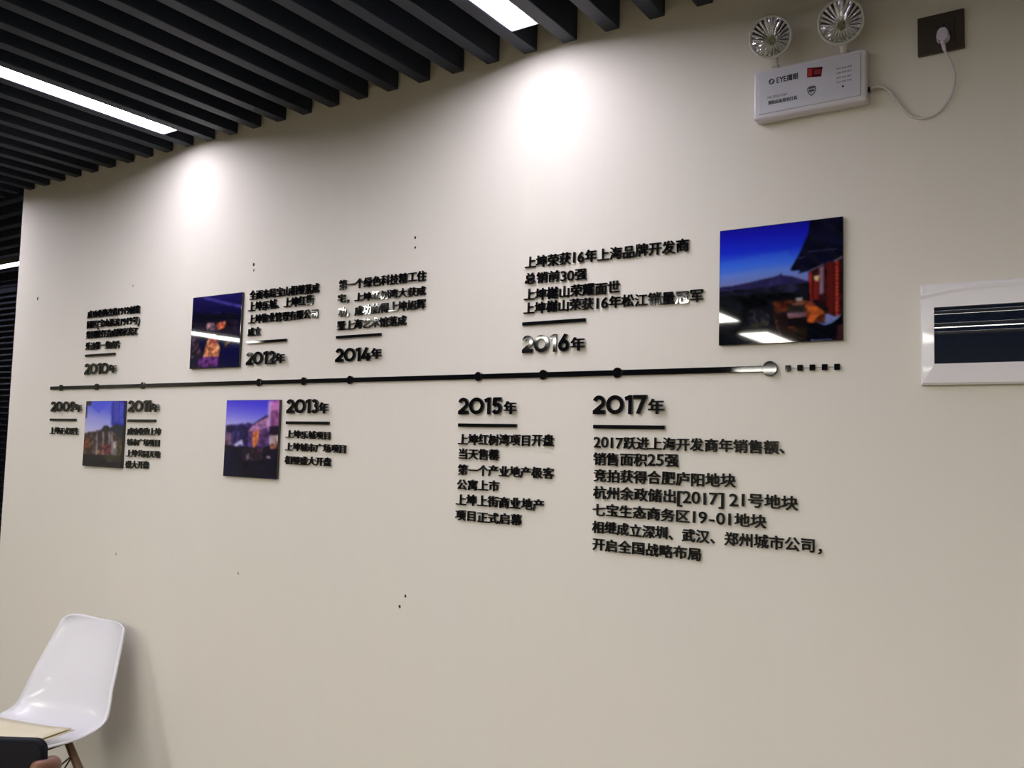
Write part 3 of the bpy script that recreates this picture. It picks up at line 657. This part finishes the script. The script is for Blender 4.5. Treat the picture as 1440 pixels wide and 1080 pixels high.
R_ = [[(p.x, fy(p.z)+.0004, p.z) for p in crv], [(p.x, fy(p.z)-.0016, p.z-.0016) for p in crv], [(p.x, fy(p.z-.004)-.0014, p.z-.004) for p in crv], [(p.x, fy(p.z-.011)+.0002, p.z-.011) for p in crv]]
nc = len(crv)
raw('frame_ridge', [p for r_ in R_ for p in r_], [(k*nc+i, k*nc+i+1, (k+1)*nc+i+1, (k+1)*nc+i) for k in range(3) for i in range(nc-1)], FW, DB, True)
box('recess', wl, wr, -.003, -.001, wb, wt, mat('recess_dark', (.010, .013, .016), .6), DB)
for i in range(8):
    x = wl+.012+i*(wr-wl-.024)/8; o = box('breaker', 0, (wr-wl-.024)/8-.002, -.010, -.003, wb+.018, wt-.022, mat('breaker_dark', (.035, .045, .05), .5), DB, bev=.001, seg=1); o.location.x = x
    sw = box('breaker_lever', .006, (wr-wl-.024)/8-.008, -.0125, -.010, wb+.030, wb+.044, mat('lever_black', (.004, .004, .005), .4), o, bev=.0008, seg=1)
SMOKE = mat('smoked_cover', (.012, .018, .035), .05, coat=1, trans=.12, ior=1.45)
BUMPS = ((.06, .035, .0016), (.285, .030, .0012), (.44, .030, .0012))
def cover_y(t):
    return -(.0165+.0030*math.sin(math.pi*.5*min(1, t*2.2+.05))+sum(h_*math.exp(-((t-c_)/w_)**2) for c_, w_, h_ in BUMPS)-.0040*max(0, t-.5)**1.2)
prof = [(0, -.008)]+[(i/90, cover_y(i/90)) for i in range(91)]+[(1.0, -.008)]
vs = []; 
for X in (wl+.0005, wr-.0005): vs += [(X, y, wt-.0005-(wt-wb-.001)*t) for t, y in prof]
n = len(prof)
wc = raw('window_cover', vs+vs, [(i, i+1, n+i+1, n+i) for i in range(1, n-2)]+[(2*n+n-1, 2*n, 3*n, 4*n-1), (2*n, 2*n+1, 3*n+1, 3*n), (3*n-2, 3*n-1, 4*n-1, 4*n-2), tuple(range(2*n, 3*n)), tuple(range(4*n-1, 3*n-1, -1))], SMOKE, DB)
for p in wc.data.polygons: p.use_smooth = len(p.vertices) == 4 and abs(p.normal.y) > .5

# ------------------------------------------------------------------ shell chair, facing away from the wall
CH = thing('shell_chair', 'white moulded plastic shell chair standing against the wall at the lower left', 'chair', (-3.130, -.318, 0)); CH.rotation_euler.z = math.radians(12); CH.scale = (.985, .985, .98)
CHW = mat('chair_white', (.69, .685, .71), .30, coat=.2, noise=((4, 4, 4), .01, 0))
prof = [(.262, .812, .150), (.256, .790, .164), (.238, .74, .176), (.208, .67, .192), (.177, .60, .207), (.147, .53, .220), (.115, .475, .228), (.06, .440, .230), (-.02, .430, .233), (-.10, .434, .230), (-.17, .438, .215), (-.215, .432, .190), (-.235, .415, .155)]
pr = catmull([Vector((a, b, c)) for a, b, c in prof], 3); NU = 20
bm = bmesh.new(); rows = []
for i, q in enumerate(pr):
    s = i/(len(pr)-1); back = max(0, min(1, (.60-s)/.25)); row = []
    for j in range(NU+1):
        u = -1+2*j/NU; au = abs(u)
        x = q.z*u
        y = q.x - .035*back*au**2.5; zq = q.y + (1-back)*.035*au**3
        zq += max(0, 1-s/.12)**2*(.006*math.cos(u*math.pi*1.0)*-1 - .016*au**4 - .008*u)
        x *= 1-.07*max(0, 1-s/.10)**2*au**3
        row.append(bm.verts.new((x, y, zq)))
    rows.append(row)
for A_, B_ in zip(rows, rows[1:]):
    for j in range(NU): bm.faces.new((A_[j], B_[j], B_[j+1], A_[j+1]))
shell = obj('shell', bm, CHW, CH, smooth=True)
md = shell.modifiers.new('thick', 'SOLIDIFY'); md.thickness = .007; md.offset = 0
WOOD = mat('beech_leg', (.16, .09, .05), .45, noise=((6, 6, 60), .15, 0)); STEEL = mat('strut_black', (.02, .02, .02), .35, metal=.8)
box('seat_mount', -.10, .10, -.13, .07, .405, .424, STEEL, CH, bev=.003)
legs = []
for sx in (-1, 1):
    for sy in (-1, 1):
        a_, b_ = Vector((sx*.095, -.03+sy*.085, .412)), Vector((sx*.215, -.03+sy*.205, .0)); legs.append((a_, b_))
        bm = bmesh.new(); tube(bm, [a_, a_.lerp(b_, .5), b_], [.013, .017, .010], 12); obj('leg', bm, WOOD, CH, smooth=True)
bm = bmesh.new()
for i, j in ((0, 1), (1, 3), (3, 2), (2, 0)):
    tube(bm, [legs[i][0].lerp(legs[i][1], .12), legs[j][0].lerp(legs[j][1], .62)], .003, 6); tube(bm, [legs[j][0].lerp(legs[j][1], .12), legs[i][0].lerp(legs[i][1], .62)], .003, 6)
obj('wire_struts', bm, STEEL, CH)
# cream folder on the seat
FD = thing('paper_folder', 'cream paper folder lying across the seat of the white chair', 'folder', (-3.123, -.418, .470)); FD.rotation_euler.z = math.radians(14)
CREAM = mat('cream_paper', (.62, .57, .38), .7, noise=((12, 12, 12), .05, 0))
def sheet(name, x0, x1, y0, y1, z0, th, lift, m):
    bm = bmesh.new(); nx, ny = 12, 8; G = []
    for j in range(ny+1):
        G.append([])
        for i in range(nx+1):
            u, v = i/nx, j/ny; G[-1].append(bm.verts.new((x0+(x1-x0)*u, y0+(y1-y0)*v, z0+lift*(max(0, u-.6)**2)*(1-v*.3))))
    for j in range(ny):
        for i in range(nx): bm.faces.new((G[j][i], G[j][i+1], G[j+1][i+1], G[j+1][i]))
    o = obj(name, bm, m, FD, smooth=True); s = o.modifiers.new('t', 'SOLIDIFY'); s.thickness = th; s.offset = 1; return o
sheet('folder_back', -.24, .21, -.20, .085, 0, .0015, .05, CREAM)
sheet('folder_front', -.24, .20, -.19, .080, .003, .001, .07, mat('cream_paper_inner', (.66, .60, .44), .7, noise=((12, 12, 12), .05, 0)))

# ------------------------------------------------------------------ hand with a black phone, lower left corner
def CP(px, py, dep): return EYE + dep*ray(px, py)
dep = .80
pc = CP(61-56.5, 1037+118, dep)
HM = Matrix((RIGHT, UP, -fwd)).transposed().to_4x4()@Matrix.Rotation(math.radians(-2), 4, 'Z'); HM.translation = pc
PH = thing('mobile_phone', 'black mobile phone held upright in the lower left corner', 'phone'); PH.matrix_world = HM
def rounded_slab(hw, hh, r, z0, z1, e):
    g = bmesh.new(); rr = []
    for ins, z in ((e, z0), (0, z0+e), (0, z1-e), (e, z1)):
        rr.append([g.verts.new((sx*(hw-r)+(r-ins)*math.cos(t), sy*(hh-r)+(r-ins)*math.sin(t), z)) for sx, sy, t0 in ((1, 1, 0), (-1, 1, 90), (-1, -1, 180), (1, -1, 270)) for t in (math.radians(t0+90*k/7) for k in range(8))])
    for A_, B_ in zip(rr, rr[1:]):
        for k in range(32): g.faces.new((A_[k], A_[(k+1) % 32], B_[(k+1) % 32], B_[k]))
    g.faces.new(rr[0][::-1]); g.faces.new(rr[-1]); return g
obj('phone_body', rounded_slab(.0375, .0775, .010, -.0045, .0045, .0012), mat('phone_case', (.004, .005, .010), .75, spec=.2, noise=((40, 40, 40), .1, 0)), PH)
obj('screen', rounded_slab(.0350, .0750, .008, .0045, .0050, .0002), mat('phone_glass', (.003, .003, .006), .5, spec=.3), PH)
SKIN = mat('skin', (.20, .085, .05), .5, noise=((60, 60, 60), .08, .2))
HD = thing('hand', 'bare hand with a dark sleeve gripping the black phone', 'hand'); HD.matrix_world = HM
def skin(name, chains, m, parent):
    me = bpy.data.meshes.new(name); V, E, Rr = [], [], []
    for ch in chains:
        prev = ch[0] if isinstance(ch[0], int) else None
        for p in (ch[1:] if prev is not None else ch):
            V.append(p[:3]); Rr.append(p[3])
            if prev is not None: E.append((prev, len(V)-1))
            prev = len(V)-1
    me.from_pydata(V, E, []); o = link(name, me, m, parent)
    o.modifiers.new('s', 'SKIN'); sv = me.skin_vertices[0].data
    for i, r in enumerate(Rr): sv[i].radius = (r, r); sv[i].use_root = (i == 0)
    ss = o.modifiers.new('sub', 'SUBSURF'); ss.levels = 2; ss.render_levels = 2
    dg = bpy.context.evaluated_depsgraph_get(); m2 = bpy.data.meshes.new_from_object(o.evaluated_get(dg)); o.modifiers.clear(); o.data = m2
    for p in m2.polygons: p.use_smooth = True
    return o
ytip = [.051, .031, .011, -.009]
chains = [[(-.012, -.135, -.030, .024), (-.008, -.10, -.028, .026), (-.004, -.06, -.026, .026), (0, -.02, -.026, .022), (.006, .010, -.024, .014)]]
skin('palm', chains, SKIN, HD)
for i, y in enumerate(ytip):
    k = [1, 1.06, 1, .85][i]
    f = skin('finger', [[(0, y-.026, -.024, .0115*k), (.018, y-.012, -.023, .0100*k), (.037, y-.004, -.017, .0092*k), (.0425, y, -.002, .0078*k), (.037, y+.004, .0112, .0080*k), (.029, y+.005, .0125, .0068*k)]], SKIN, HD)
skin('thumb', [[(-.016, -.085, -.026, .016), (-.036, -.055, -.020, .013), (-.047, -.030, -.006, .0105), (-.044, -.010, .011, .010), (-.034, .003, .015, .0085)]], SKIN, HD)
skin('sleeve', [[(-.012, -.130, -.031, .034), (-.022, -.18, -.036, .038), (-.06, -.30, -.05, .046), (-.10, -.42, -.06, .052)]], mat('sleeve_navy', (.012, .014, .028), .85, noise=((80, 80, 80), .2, .2)), HD)
